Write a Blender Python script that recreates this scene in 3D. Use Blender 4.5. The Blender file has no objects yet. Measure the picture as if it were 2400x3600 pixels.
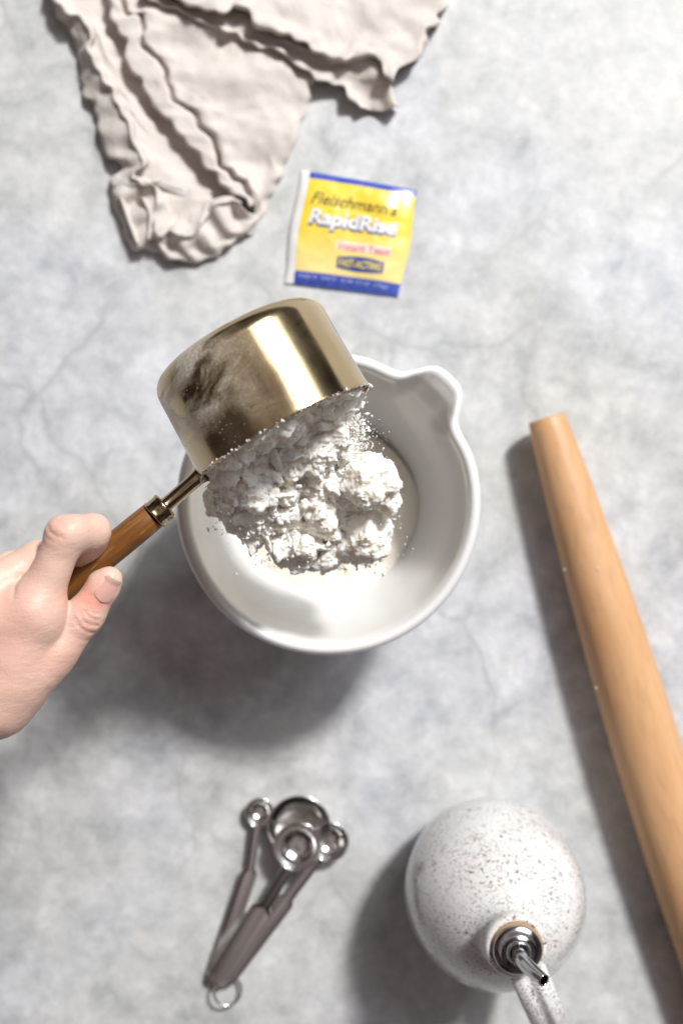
import bpy, bmesh, math, random
import numpy as np
from mathutils import Vector, Matrix
random.seed(7); rng = np.random.default_rng(7)
sc = bpy.context.scene
COL = sc.collection

# ------------------------------------------------------------------ camera
H = 0.70                                   # camera height over the worktop (m)
F = 3640.0                                 # focal length in photo pixels
cam_d = bpy.data.cameras.new('camera'); cam = bpy.data.objects.new('camera', cam_d)
COL.objects.link(cam); sc.camera = cam
cam.location = (0, 0, H); cam.rotation_euler = (0, 0, 0)
cam_d.sensor_fit = 'VERTICAL'; cam_d.sensor_height = 36.0; cam_d.lens = 36.4
cam_d.clip_start = 0.02; cam_d.clip_end = 50
cam_d.dof.use_dof = True; cam_d.dof.focus_distance = 0.497; cam_d.dof.aperture_fstop = 4.3
cam_d.dof.aperture_blades = 9

# ------------------------------------------------------------------ world (dim warm room)
w = bpy.data.worlds.new('World'); sc.world = w; w.use_nodes = True
nt = w.node_tree; nt.nodes.clear()
out = nt.nodes.new('ShaderNodeOutputWorld'); bg = nt.nodes.new('ShaderNodeBackground')
tc = nt.nodes.new('ShaderNodeTexCoord'); nz = nt.nodes.new('ShaderNodeTexNoise')
nz.inputs['Scale'].default_value = 1.9; nz.inputs['Detail'].default_value = 2.5; nz.inputs['Roughness'].default_value = .45
cr = nt.nodes.new('ShaderNodeValToRGB'); e = cr.color_ramp.elements
e[0].position = 0.36; e[0].color = (0.030, 0.022, 0.018, 1)
e[1].position = 0.68; e[1].color = (0.20, 0.18, 0.19, 1)
for p, c in ((0.47, (0.06, 0.045, 0.038, 1)), (0.56, (0.13, 0.095, 0.085, 1))):
    k = cr.color_ramp.elements.new(p); k.color = c
nt.links.new(tc.outputs['Generated'], nz.inputs['Vector']); nt.links.new(nz.outputs['Fac'], cr.inputs[0])
sx = nt.nodes.new('ShaderNodeSeparateXYZ'); nt.links.new(tc.outputs['Generated'], sx.inputs[0])
rz = nt.nodes.new('ShaderNodeMapRange'); rz.interpolation_type = 'SMOOTHSTEP'
rz.inputs[1].default_value = .74; rz.inputs[2].default_value = .88; nt.links.new(sx.outputs[2], rz.inputs[0])
mx = nt.nodes.new('ShaderNodeMix'); mx.data_type = 'RGBA'; mx.inputs[7].default_value = (.50, .39, .37, 1)
n2 = nt.nodes.new('ShaderNodeTexNoise'); n2.inputs['Scale'].default_value = 6.5; n2.inputs['Detail'].default_value = 2
c2 = nt.nodes.new('ShaderNodeValToRGB'); c2.color_ramp.elements[0].position = .40; c2.color_ramp.elements[0].color = (.26, .215, .215, 1)
c2.color_ramp.elements[1].position = .60; c2.color_ramp.elements[1].color = (1.0, .85, .84, 1)
nt.links.new(tc.outputs['Generated'], n2.inputs['Vector']); nt.links.new(n2.outputs['Fac'], c2.inputs[0]); nt.links.new(c2.outputs[0], mx.inputs[7])
nt.links.new(rz.outputs[0], mx.inputs[0]); nt.links.new(cr.outputs[0], mx.inputs[6]); nt.links.new(mx.outputs[2], bg.inputs[0])
nt.links.new(bg.outputs[0], out.inputs[0]); bg.inputs[1].default_value = 0.46

# ------------------------------------------------------------------ lamps (window light from the upper right)
def area(name, loc, sx, sy, power, col):
    l = bpy.data.lights.new(name, 'AREA'); l.shape = 'RECTANGLE'; l.size = sx; l.size_y = sy
    l.energy = power; l.color = col
    o = bpy.data.objects.new(name, l); COL.objects.link(o); o.location = loc
    o.rotation_euler = Vector(loc).to_track_quat('Z', 'Y').to_euler()
    return o
area('window_key', (1.72, 2.42, 3.30), 0.46, 0.52, 240, (1.0, 0.975, 0.94))
area('window_soft', (2.25, 2.75, 3.50), 3.2, 2.6, 122, (0.86, 0.92, 1.0))
sc.view_settings.view_transform = 'Standard'; sc.view_settings.look = 'None'
sc.view_settings.exposure = 0.0; sc.view_settings.gamma = 1.0
sc.render.engine = 'CYCLES'
sc.cycles.use_denoising = True
sc.cycles.max_bounces = 10; sc.cycles.diffuse_bounces = 6
sc.cycles.sample_clamp_indirect = 6.0

# ------------------------------------------------------------------ helpers
def W(px, py, z):
    k = (H - z) / F
    return np.array([(px - 1200) * k, (1800 - py) * k, z])

def tag(o, label=None, cat=None, group=None, kind=None):
    if label: o['label'] = label
    if cat: o['category'] = cat
    if group: o['group'] = group
    if kind: o['kind'] = kind
    return o

def empty(name, loc, label, cat, group=None):
    o = bpy.data.objects.new(name, None); COL.objects.link(o); o.location = tuple(float(c) for c in loc)
    o.empty_display_size = 0.02
    return tag(o, label, cat, group)

def mesh_obj(name, verts, faces, mats, parent=None, smooth=True, fmat=None):
    """verts in world coordinates; parent is an unrotated empty/mesh"""
    v = np.asarray(verts, dtype=float)
    off = np.zeros(3)
    p = parent
    while p is not None:
        off += np.array(p.location); p = p.parent
    me = bpy.data.meshes.new(name)
    me.from_pydata((v - off).tolist(), [], [list(map(int, f)) for f in faces])
    if not isinstance(mats, (list, tuple)): mats = [mats]
    for m in mats: me.materials.append(m)
    if fmat is not None: me.polygons.foreach_set('material_index', np.asarray(fmat, dtype=np.int32))
    me.polygons.foreach_set('use_smooth', np.full(len(me.polygons), smooth))
    me.update()
    o = bpy.data.objects.new(name, me); COL.objects.link(o)
    if parent is not None: o.parent = parent
    return o

def frame(axis):
    a = np.array(axis, float); a /= np.linalg.norm(a)
    t = np.array([0, 0, 1.0]) if abs(a[2]) < 0.9 else np.array([1.0, 0, 0])
    u = np.cross(t, a); u /= np.linalg.norm(u); v = np.cross(a, u)
    return a, u, v

def lathe(profile, origin=(0, 0, 0), axis=(0, 0, 1), n=96, rad=None):
    """profile: list of (r, h). rad(theta, i) -> multiplier"""
    a, u, v = frame(axis); o = np.array(origin, float)
    P = []; Fc = []
    for i, (r, h) in enumerate(profile):
        for j in range(n):
            th = 2 * math.pi * j / n
            P.append(o + a * h + (u * math.cos(th) + v * math.sin(th)) * r)
    for i in range(len(profile) - 1):
        for j in range(n):
            j2 = (j + 1) % n
            Fc.append((i * n + j, i * n + j2, (i + 1) * n + j2, (i + 1) * n + j))
    return np.array(P), Fc

def cr_curve(pts, n):
    """Catmull-Rom through pts (any dimension), n samples equally spaced by arc length"""
    p = np.array(pts, float)
    p = np.vstack([2 * p[0] - p[1], p, 2 * p[-1] - p[-2]])
    S = []
    for i in range(1, len(p) - 2):
        t = np.linspace(0, 1, 16, endpoint=False)[:, None]
        a, b, c, d = p[i - 1], p[i], p[i + 1], p[i + 2]
        S.append(0.5 * (2 * b + (c - a) * t + (2 * a - 5 * b + 4 * c - d) * t**2 + (3 * b - a - 3 * c + d) * t**3))
    S = np.vstack(S + [p[-2][None]])
    L = np.concatenate([[0], np.cumsum(np.linalg.norm(np.diff(S, axis=0), axis=1))])
    q = np.linspace(0, L[-1], n)
    return np.stack([np.interp(q, L, S[:, k]) for k in range(S.shape[1])], 1)

def tube(path, radii, n=24, flat=1.0, up=(0, 0, 1), cap=True, smoothn=60):
    """swept tube; flat = ratio of the second radius"""
    pr = np.hstack([np.array(path, float), np.array(radii, float)[:, None]])
    q = cr_curve(pr, smoothn); C = q[:, :3]; R = q[:, 3]
    T = np.gradient(C, axis=0); T /= np.linalg.norm(T, axis=1)[:, None]
    up = np.array(up, float)
    V = []; Fc = []
    for i in range(len(C)):
        s = np.cross(T[i], up); s /= np.linalg.norm(s); t = np.cross(s, T[i])
        for j in range(n):
            a = 2 * math.pi * j / n
            V.append(C[i] + s * math.cos(a) * R[i] + t * math.sin(a) * R[i] * flat)
    for i in range(len(C) - 1):
        for j in range(n):
            j2 = (j + 1) % n
            Fc.append((i * n + j, i * n + j2, (i + 1) * n + j2, (i + 1) * n + j))
    if cap:
        Fc.append(tuple(range(n))[::-1]); Fc.append(tuple((len(C) - 1) * n + j for j in range(n)))
    return np.array(V), Fc

# --- value noise in numpy
_tab = rng.random((32, 32, 32)).astype(np.float32)
def vnoise(P, s, seed=0):
    q = P * s + seed * 7.31 + 100.0
    i = np.floor(q).astype(np.int32); f = (q - i).astype(np.float32); f = f * f * (3 - 2 * f)
    i &= 31; j = (i + 1) & 31
    x0, y0, z0 = i[..., 0], i[..., 1], i[..., 2]; x1, y1, z1 = j[..., 0], j[..., 1], j[..., 2]
    fx, fy, fz = f[..., 0], f[..., 1], f[..., 2]
    def L(a, b, t): return a + (b - a) * t
    return L(L(L(_tab[x0, y0, z0], _tab[x1, y0, z0], fx), L(_tab[x0, y1, z0], _tab[x1, y1, z0], fx), fy),
             L(L(_tab[x0, y0, z1], _tab[x1, y0, z1], fx), L(_tab[x0, y1, z1], _tab[x1, y1, z1], fx), fy), fz) - 0.5
def fbm(P, s, o=3, seed=0):
    r = 0; a = 1.0
    for k in range(o): r = r + a * vnoise(P, s * 2**k, seed + k); a *= 0.5
    return r

def surface_nets(f, xs, ys, zs):
    """f (nx,ny,nz) signed distance (inside < 0) -> verts, quads"""
    nx, ny, nz = f.shape
    ins = f < 0
    pos = np.zeros((nx - 1, ny - 1, nz - 1, 3), np.float32); cnt = np.zeros((nx - 1, ny - 1, nz - 1), np.float32)
    ax = [xs.astype(np.float32), ys.astype(np.float32), zs.astype(np.float32)]
    N = [nx, ny, nz]
    for d in range(3):
        o1, o2 = [k for k in range(3) if k != d]
        for a in (0, 1):
            for b in (0, 1):
                s0 = [None] * 3; s1 = [None] * 3
                s0[d] = slice(0, N[d] - 1); s1[d] = slice(1, N[d])
                s0[o1] = s1[o1] = slice(a, N[o1] - 1 + a); s0[o2] = s1[o2] = slice(b, N[o2] - 1 + b)
                s0 = tuple(s0); s1 = tuple(s1)
                c = ins[s0] != ins[s1]
                idx = np.nonzero(c)
                fa = f[s0][idx]; fb = f[s1][idx]; t = fa / (fa - fb)
                p = [None] * 3
                p[d] = ax[d][idx[d]] * (1 - t) + ax[d][idx[d] + 1] * t
                p[o1] = ax[o1][idx[o1] + a]; p[o2] = ax[o2][idx[o2] + b]
                pos[idx] += np.stack(p, -1); cnt[idx] += 1
    act = cnt > 0
    vid = np.full(cnt.shape, -1, np.int64); vid[act] = np.arange(act.sum())
    V = pos[act] / cnt[act][:, None]
    Q = []
    for d in range(3):
        o1, o2 = [k for k in range(3) if k != d]
        if d == 1: o1, o2 = 2, 0
        s0 = [slice(1, N[k] - 1) for k in range(3)]; s1 = list(s0)
        s0[d] = slice(0, N[d] - 1); s1[d] = slice(1, N[d])
        A = ins[tuple(s0)]; B = ins[tuple(s1)]
        idx = list(np.nonzero(A != B)); sgn = A[tuple(idx)]
        g = [None] * 3
        for k in range(3): g[k] = idx[k] + (0 if k == d else 1)
        def at(da, db):
            h = list(g); h[o1] = g[o1] - 1 + da; h[o2] = g[o2] - 1 + db
            return vid[tuple(h)]
        q = np.stack([at(0, 0), at(1, 0), at(1, 1), at(0, 1)], -1)
        q[~sgn] = q[~sgn][:, ::-1]
        Q.append(q)
    return V.astype(float), np.vstack(Q)

def smooth_verts(V, Q, it=2, lam=0.5):
    for _ in range(it):
        S = np.zeros_like(V); c = np.zeros(len(V))
        for a, b in ((0, 1), (1, 2), (2, 3), (3, 0)):
            np.add.at(S, Q[:, a], V[Q[:, b]]); np.add.at(c, Q[:, a], 1)
            np.add.at(S, Q[:, b], V[Q[:, a]]); np.add.at(c, Q[:, b], 1)
        V = V * (1 - lam) + lam * S / c[:, None]
    return V

# ------------------------------------------------------------------ materials
class M:
    def __init__(s, name):
        s.m = bpy.data.materials.new(name); s.m.use_nodes = True; s.t = s.m.node_tree
        s.b = s.t.nodes['Principled BSDF']; s.n = s.t.nodes
        s.tc = s.n.new('ShaderNodeTexCoord')
        s.co = s.tc.outputs['Object']
    def set(s, **k):
        for a, v in k.items():
            i = s.b.inputs[a.replace('_', ' ')]
            if isinstance(v, bpy.types.NodeSocket): s.t.links.new(v, i)
            else: i.default_value = (*v, 1) if isinstance(v, tuple) and len(v) == 3 and i.type == 'RGBA' else v
        return s
    def map(s, scale=(1, 1, 1), rot=(0, 0, 0), loc=(0, 0, 0), src=None):
        n = s.n.new('ShaderNodeMapping'); n.inputs['Scale'].default_value = scale
        n.inputs['Rotation'].default_value = rot; n.inputs['Location'].default_value = loc
        s.t.links.new(src or s.co, n.inputs[0]); return n.outputs[0]
    def noise(s, scale, detail=4, rough=0.5, vec=None, dist=0.0, col=False):
        n = s.n.new('ShaderNodeTexNoise'); n.inputs['Scale'].default_value = scale
        n.inputs['Detail'].default_value = detail; n.inputs['Roughness'].default_value = rough
        n.inputs['Distortion'].default_value = dist
        s.t.links.new(vec or s.co, n.inputs['Vector']); return n.outputs['Color' if col else 'Fac']
    def voro(s, scale, feature='F1', vec=None, rnd=1.0):
        n = s.n.new('ShaderNodeTexVoronoi'); n.feature = feature; n.inputs['Scale'].default_value = scale
        n.inputs['Randomness'].default_value = rnd
        s.t.links.new(vec or s.co, n.inputs['Vector']); return n.outputs['Distance']
    def wave(s, scale, dist=2, vec=None, kind='RINGS', direction=None, detail=2, dscale=1.0):
        n = s.n.new('ShaderNodeTexWave'); n.wave_type = kind
        if kind == 'BANDS' and direction: n.bands_direction = direction
        if kind == 'RINGS' and direction: n.rings_direction = direction
        n.inputs['Scale'].default_value = scale; n.inputs['Distortion'].default_value = dist
        n.inputs['Detail'].default_value = detail; n.inputs['Detail Scale'].default_value = dscale
        s.t.links.new(vec or s.co, n.inputs['Vector']); return n.outputs['Fac']
    def ramp(s, fac, *stops):
        n = s.n.new('ShaderNodeValToRGB'); el = n.color_ramp.elements
        while len(el) > 1: el.remove(el[-1])
        for k, (p, c) in enumerate(stops):
            c = (c, c, c) if not isinstance(c, tuple) else c
            if k == 0: el[0].position = p; el[0].color = (*c, 1)
            else: x = el.new(p); x.color = (*c, 1)
        s.t.links.new(fac, n.inputs[0]); return n.outputs[0]
    def mix(s, fac, a, b, mode='MIX'):
        n = s.n.new('ShaderNodeMix'); n.data_type = 'RGBA'; n.blend_type = mode
        for v, i in ((fac, n.inputs[0]), (a, n.inputs[6]), (b, n.inputs[7])):
            if isinstance(v, bpy.types.NodeSocket): s.t.links.new(v, i)
            elif isinstance(v, tuple): i.default_value = (*v, 1)
            else: i.default_value = v if i.type != 'RGBA' else (v, v, v, 1)
        return n.outputs[2]
    def math(s, op, a, b=0.0, clamp=False):
        n = s.n.new('ShaderNodeMath'); n.operation = op; n.use_clamp = clamp
        for v, i in ((a, n.inputs[0]), (b, n.inputs[1])):
            if isinstance(v, bpy.types.NodeSocket): s.t.links.new(v, i)
            else: i.default_value = v
        return n.outputs[0]
    def add(s, vec, scale_noise, amt):
        c = s.noise(scale_noise, 3, col=True)
        sub = s.n.new('ShaderNodeVectorMath'); sub.operation = 'SUBTRACT'; sub.inputs[1].default_value = (.5, .5, .5)
        s.t.links.new(c, sub.inputs[0])
        sc_ = s.n.new('ShaderNodeVectorMath'); sc_.operation = 'SCALE'; sc_.inputs['Scale'].default_value = amt
        s.t.links.new(sub.outputs[0], sc_.inputs[0])
        ad = s.n.new('ShaderNodeVectorMath'); s.t.links.new(vec, ad.inputs[0]); s.t.links.new(sc_.outputs[0], ad.inputs[1])
        return ad.outputs[0]
    def bump(s, h, strength=0.3, dist=0.001):
        n = s.n.new('ShaderNodeBump'); n.inputs['Strength'].default_value = strength
        n.inputs['Distance'].default_value = dist
        s.t.links.new(h, n.inputs['Height'])
        if s.b.inputs['Normal'].links: s.t.links.new(s.b.inputs['Normal'].links[0].from_socket, n.inputs['Normal'])
        s.t.links.new(n.outputs[0], s.b.inputs['Normal']); return s

def mat_counter():
    m = M('mottled_stone')
    big = m.noise(5, 4, .55); mid = m.noise(34, 7, .66, dist=.25); fine = m.noise(150, 5, .65)
    cool = m.ramp(mid, (.30, (.37, .385, .425)), (.44, (.51, .525, .565)), (.58, (.60, .61, .645)), (.72, (.70, .705, .73)))
    warm = m.ramp(mid, (.30, (.37, .38, .36)), (.44, (.51, .52, .50)), (.60, (.605, .605, .585)), (.74, (.69, .685, .665)))
    c = m.mix(m.ramp(big, (.42, 0.0), (.60, 1.0)), warm, cool)
    c = m.mix(m.math('MULTIPLY', m.ramp(fine, (.35, 1.0), (.60, 0.0)), .34), c, (.38, .385, .39))
    cl = m.ramp(m.noise(9, 5, .7, vec=m.map(loc=(3, 1, 0)), dist=.6), (.48, 1.0), (.30, 0.0)) if False else m.ramp(m.noise(9, 5, .7, vec=m.map(loc=(3, 1, 0)), dist=.6), (.30, 1.0), (.47, 0.0))
    c = m.mix(m.math('MULTIPLY', cl, .36), c, (.33, .34, .36))
    lg = m.noise(13, 6, .7, vec=m.map(loc=(7, 2, 3)), dist=.5)
    c = m.mix(1.0, c, m.ramp(lg, (.30, .82), (.45, .97), (.56, 1.01), (.70, 1.06)), 'MULTIPLY')
    c = m.mix(1.0, c, m.ramp(m.noise(62, 3, .55, vec=m.map(loc=(2, 8, 1))), (.34, .94), (.50, 1.0), (.64, 1.05)), 'MULTIPLY')
    v = m.add(m.map(), 9, .09); cr1 = m.ramp(m.voro(6.5, 'DISTANCE_TO_EDGE', v), (.0, 1.0), (.012, .35), (.030, 0.0))
    v2 = m.add(m.map(loc=(4.2, 2, 0)), 14, .06); cr2 = m.ramp(m.voro(13, 'DISTANCE_TO_EDGE', v2), (.0, 1.0), (.03, 0.0))
    br = m.ramp(m.noise(7, 3, vec=m.map(loc=(9, 5, 0))), (.47, 0.0), (.60, 1.0))
    c = m.mix(m.math('MULTIPLY', m.math('MULTIPLY', cr1, br), .42), c, (.27, .275, .28))
    br2 = m.ramp(m.noise(6, 3, vec=m.map(loc=(1, 15, 0))), (.52, 0.0), (.62, 1.0))
    c = m.mix(m.math('MULTIPLY', m.math('MULTIPLY', cr2, br2), .34), c, (.34, .345, .33))
    m.set(Base_Color=c, Roughness=m.ramp(mid, (.3, .42), (.7, .54)), Specular_IOR_Level=.35)
    return m.bump(m.math('ADD', mid, fine), .25, .0006).m

def mat_ceramic(name, base, speck=False, dark=(.045, .022, .018), rings=False):
    m = M(name)
    n = m.noise(30, 3)
    c = m.mix(n, base, tuple(x * .93 for x in base))
    if speck:
        a_ = m.ramp(m.noise(620, 3, .72, vec=m.map(scale=(1, 1.5, 1))), (.570, 0.0), (.60, 1.0))
        b_ = m.ramp(m.noise(330, 3, .7, vec=m.map(loc=(3, 4, 5))), (.615, 0.0), (.64, 1.0))
        sp = m.math('MAXIMUM', a_, b_)
        dens = m.ramp(m.noise(45, 4, .6), (.34, .35), (.54, 1.0))
        sp = m.math('MULTIPLY', sp, dens)
        sc2 = m.mix(m.noise(200, 2), dark, (.20, .11, .08))
        c = m.mix(m.math('MULTIPLY', sp, .95), c, sc2)
    m.set(Base_Color=c, Roughness=.22, Specular_IOR_Level=.5, Coat_Weight=.4, Coat_Roughness=.08)
    m.bump(n, .15, .001)
    if rings:
        sx = m.n.new('ShaderNodeSeparateXYZ'); m.t.links.new(m.co, sx.inputs[0])
        wz = m.wave(40, 1.0, kind='RINGS', direction='Z', detail=3); tn = m.noise(260, 3, vec=m.map(scale=(.12, .12, 2.2)))
        m.bump(wz, .16, .0008); m.bump(tn, .12, .0006)
        m.set(Roughness=.30)
    return m.m

def mat_brass(dust=False, base=(.50, .385, .22)):
    m = M('aged_brass_floured' if dust else 'aged_brass')
    n = m.noise(60, 4)
    c = m.mix(n, base, tuple(x * .86 for x in base))
    r = m.ramp(n, (.3, .13), (.7, .19))
    m.set(Base_Color=c, Metallic=1.0, Roughness=r)
    br = m.noise(400, 3, vec=m.map(scale=(1, 1, .06)))
    if dust:
        # flour film and thumbed smears, object z runs along the cup axis
        sm = m.noise(34, 6, .66, vec=m.map(loc=(.31, .2, .1), scale=(.40, .55, 1.5)), dist=.9)
        film = m.ramp(sm, (.40, 0.0), (.52, 1.0))
        fine = m.ramp(m.noise(900, 2, .6), (.48, .15), (.64, 1.0))
        f = m.math('MULTIPLY', film, m.math('ADD', m.math('MULTIPLY', fine, .30), .50))
        # keep the film to the upper left half of the wall (object x axis)
        sx = m.n.new('ShaderNodeSeparateXYZ'); m.t.links.new(m.co, sx.inputs[0])
        side = m.ramp(m.math('ADD', m.math('MULTIPLY', sx.outputs[0], 10.0), .5), (.30, 1.0), (.58, 0.06))
        zz = m.math('ADD', m.math('MULTIPLY', sx.outputs[2], -13.0), m.math('MULTIPLY', m.noise(38, 4, .6), .9))
        f = m.math('MULTIPLY', f, m.math('MULTIPLY', side, m.ramp(zz, (.55, .10), (.80, 1.0))))
        gr = m.math('MULTIPLY', m.ramp(m.voro(520, 'F1'), (.10, 1.0), (.2, 0.0)), m.ramp(m.noise(55, 4), (.47, 0.0), (.57, 1.0)))
        f = m.math('MAXIMUM', f, m.math('MULTIPLY', m.math('MULTIPLY', gr, side), .75), True)
        m.set(Base_Color=m.mix(f, c, (.74, .71, .67)), Metallic=m.math('SUBTRACT', 1.0, f, True),
              Roughness=m.math('ADD', r, m.math('MULTIPLY', f, .6)))
    return m.bump(br, .08, .0003).m

def mat_wood(name, a, b, c3, axis_rot, stretch=9, sc_=60, rough=.38, streak=None):
    m = M(name)
    v = m.map(rot=axis_rot)
    v = m.map(scale=(1, 1, 1 / stretch), src=v)
    g = m.noise(sc_, 5, .6, vec=v, dist=.5); h = m.noise(sc_ * 6, 3, .6, vec=v)
    c = m.ramp(g, (.32, a), (.5, b), (.68, c3))
    c = m.mix(m.math('MULTIPLY', m.ramp(h, (.36, 1.0), (.5, 0.0)), .24), c, tuple(x * .55 for x in a))
    if streak:
        s_ = m.ramp(m.noise(sc_ * 3.2, 2, .5, vec=m.map(scale=(1, 1, .5), src=v)), (.66, 0.0), (.74, 1.0))
        c = m.mix(m.math('MULTIPLY', s_, .5), c, streak)
    m.set(Base_Color=c, Roughness=rough, Specular_IOR_Level=.4)
    return m.bump(h, .15, .0003).m

def mat_flour(name, base, bs=1.0):
    m = M(name)
    m.set(Base_Color=m.mix(m.noise(90, 3), base, tuple(x * y for x, y in zip(base, (.99, .975, .94)))), Roughness=.95, Specular_IOR_Level=.1,
          Subsurface_Weight=.55, Subsurface_Radius=(1.0, .80, .52), Subsurface_Scale=.005)
    if bs == 0: return m.m
    m.bump(m.noise(700, 5, .7), .35 * bs, .0005)
    return m.bump(m.noise(240, 4, .6), .30 * bs, .0010).m

def mat_linen():
    m = M('washed_linen')
    n = m.noise(14, 4, .6); f = m.noise(900, 2)
    c = m.mix(n, (.60, .54, .495), (.68, .62, .58)); c = m.mix(m.math('MULTIPLY', f, .3), c, (.50, .44, .40))
    m.set(Base_Color=c, Roughness=.9, Specular_IOR_Level=.15, Sheen_Weight=.15)
    m.set(Subsurface_Weight=.25, Subsurface_Radius=(1, .62, .42), Subsurface_Scale=.004)
    m.bump(m.noise(34, 5, .6, dist=.8), .55, .004); m.bump(m.noise(110, 4, .6), .35, .0015)
    return m.bump(f, .25, .0006).m

def mat_skin():
    m = M('skin')
    at = m.n.new('ShaderNodeAttribute'); at.attribute_name = 'tone'
    n = m.noise(120, 4, .6); mot = m.noise(45, 3)
    c = m.mix(at.outputs['Fac'], (.69, .475, .385), (.70, .30, .235))
    c = m.mix(m.ramp(mot, (.40, 0.0), (.62, .35)), c, (.70, .42, .34))
    c = m.mix(m.ramp(n, (.5, 0.0), (.7, .16)), c, (.56, .37, .29))
    m.set(Base_Color=c, Roughness=.48, Specular_IOR_Level=.42, Subsurface_Weight=.25,
          Subsurface_Radius=(1, .35, .2), Subsurface_Scale=.0025)
    wr = m.noise(260, 3, .6, vec=m.map(rot=(0, 0, math.radians(-57)), scale=(.45, 1.8, 1)))
    m.bump(m.voro(1000, 'F1'), .16, .0004)
    m.bump(wr, .42, .0007)
    return m.bump(m.noise(500, 3), .18, .0004).m

def plain(name, col, rough=.5, metal=0.0, **k):
    m = M(name); n = m.noise(80, 3)
    m.set(Base_Color=m.mix(n, col, tuple(x * .9 for x in col)), Roughness=rough, Metallic=metal, **k)
    return m.m

def mat_steel(name, r=.16, base=(.66, .63, .60)):
    m = M(name); n = m.noise(40, 4); s = m.noise(500, 2, vec=m.map(scale=(1, .1, 1)))
    m.set(Base_Color=m.mix(n, base, tuple(x * .85 for x in base)), Metallic=1.0, Roughness=m.ramp(n, (.3, r), (.7, r + .09)))
    return m.bump(s, .06, .0002).m

MAT = {}
MAT['counter'] = mat_counter()
MAT['glaze'] = mat_ceramic('white_glaze', (.76, .755, .75), rings=True)
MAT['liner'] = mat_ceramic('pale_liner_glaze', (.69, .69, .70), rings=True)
MAT['speckle'] = mat_ceramic('speckled_glaze', (.74, .725, .71), speck=True)
MAT['brass_dust'] = mat_brass(True)
MAT['brass'] = mat_brass(False, (.46, .36, .22))
MAT['linen'] = mat_linen()
MAT['flour'] = mat_flour('dry_flour', (.92, .89, .835))
MAT['flour_dust'] = mat_flour('flour_dust', (.93, .91, .87), 0)
MAT['flour_low'] = mat_flour('settled_flour', (.88, .84, .75), .8)
MAT['skin'] = mat_skin()
MAT['steel'] = mat_steel('polished_steel', .10, (.80, .78, .76))
MAT['steel_dark'] = mat_steel('pourer_steel', .13, (.60, .60, .60))

# ------------------------------------------------------------------ worktop
def counter():
    s = 1.6; n = 2
    V = [(-s, -s, -.03), (s, -s, -.03), (s, s, -.03), (-s, s, -.03), (-s, -s, 0), (s, -s, 0), (s, s, 0), (-s, s, 0)]
    Fc = [(3, 2, 1, 0), (4, 5, 6, 7), (0, 1, 5, 4), (1, 2, 6, 5), (2, 3, 7, 6), (3, 0, 4, 7)]
    o = mesh_obj('worktop', V, Fc, MAT['counter'], smooth=False)
    tag(o, kind='structure')
counter()

# ------------------------------------------------------------------ mixing bowl
BC = W(1155, 1772, 0.11)[:2]              # bowl centre
def bowl():
    t = empty('mixing_bowl', (BC[0], BC[1], 0), 'white glazed mixing bowl with a pouring spout, under the tipped brass cup', 'bowl')
    prof = [(0, .004), (.030, .004), (.040, .0005), (.044, .0005), (.0465, .004), (.050, .014), (.0585, .032), (.0665, .052), (.0735, .072),
            (.0785, .089), (.0805, .096), (.0825, .099), (.0850, .1010), (.0866, .1040), (.0868, .1075), (.0858, .1105), (.0838, .1120), (.0816, .1116),
            (.0800, .1095), (.0788, .1060), (.0774, .097), (.0740, .080), (.0670, .060), (.0590, .041), (.0500, .024), (.038, .013), (.02, .0095), (0, .009)]
    pr = np.array(prof)
    q = cr_curve(pr, 150)
    n = 256
    th_s = math.radians(46.5)
    V = []
    for r, z in q:
        wz = np.clip((z - .062) / .048, 0, 1) ** 2.2 if r > .05 else 0
        for j in range(n):
            th = 2 * math.pi * j / n
            d = (th - th_s + math.pi) % (2 * math.pi) - math.pi
            dd = math.degrees(d)
            g = .190 * math.exp(-(abs(dd) / 10.8) ** 3.4) - .012 * math.exp(-((abs(dd) - 19) / 7) ** 2)
            rr = r * (1 + g * wz) * (1 + .003 * math.sin(2 * th + 1) + .0018 * math.sin(5 * th))
            zz = z - .006 * wz * math.exp(-(dd / 11.0) ** 2) + .0006 * math.sin(3 * th) * (z / .11)
            V.append((BC[0] + rr * math.cos(th), BC[1] + rr * math.sin(th), zz))
    Fc = []
    m = len(q)
    for i in range(m - 1):
        for j in range(n):
            j2 = (j + 1) % n; Fc.append((i * n + j, i * n + j2, (i + 1) * n + j2, (i + 1) * n + j))
    zi = int(np.argmax(q[:, 1])); dang = lambda j: math.degrees((2 * math.pi * j / n - th_s + math.pi) % (2 * math.pi) - math.pi)
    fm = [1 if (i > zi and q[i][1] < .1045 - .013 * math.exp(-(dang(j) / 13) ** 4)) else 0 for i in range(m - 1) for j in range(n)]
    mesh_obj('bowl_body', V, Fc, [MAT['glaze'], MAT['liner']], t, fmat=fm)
bowl()

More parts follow.
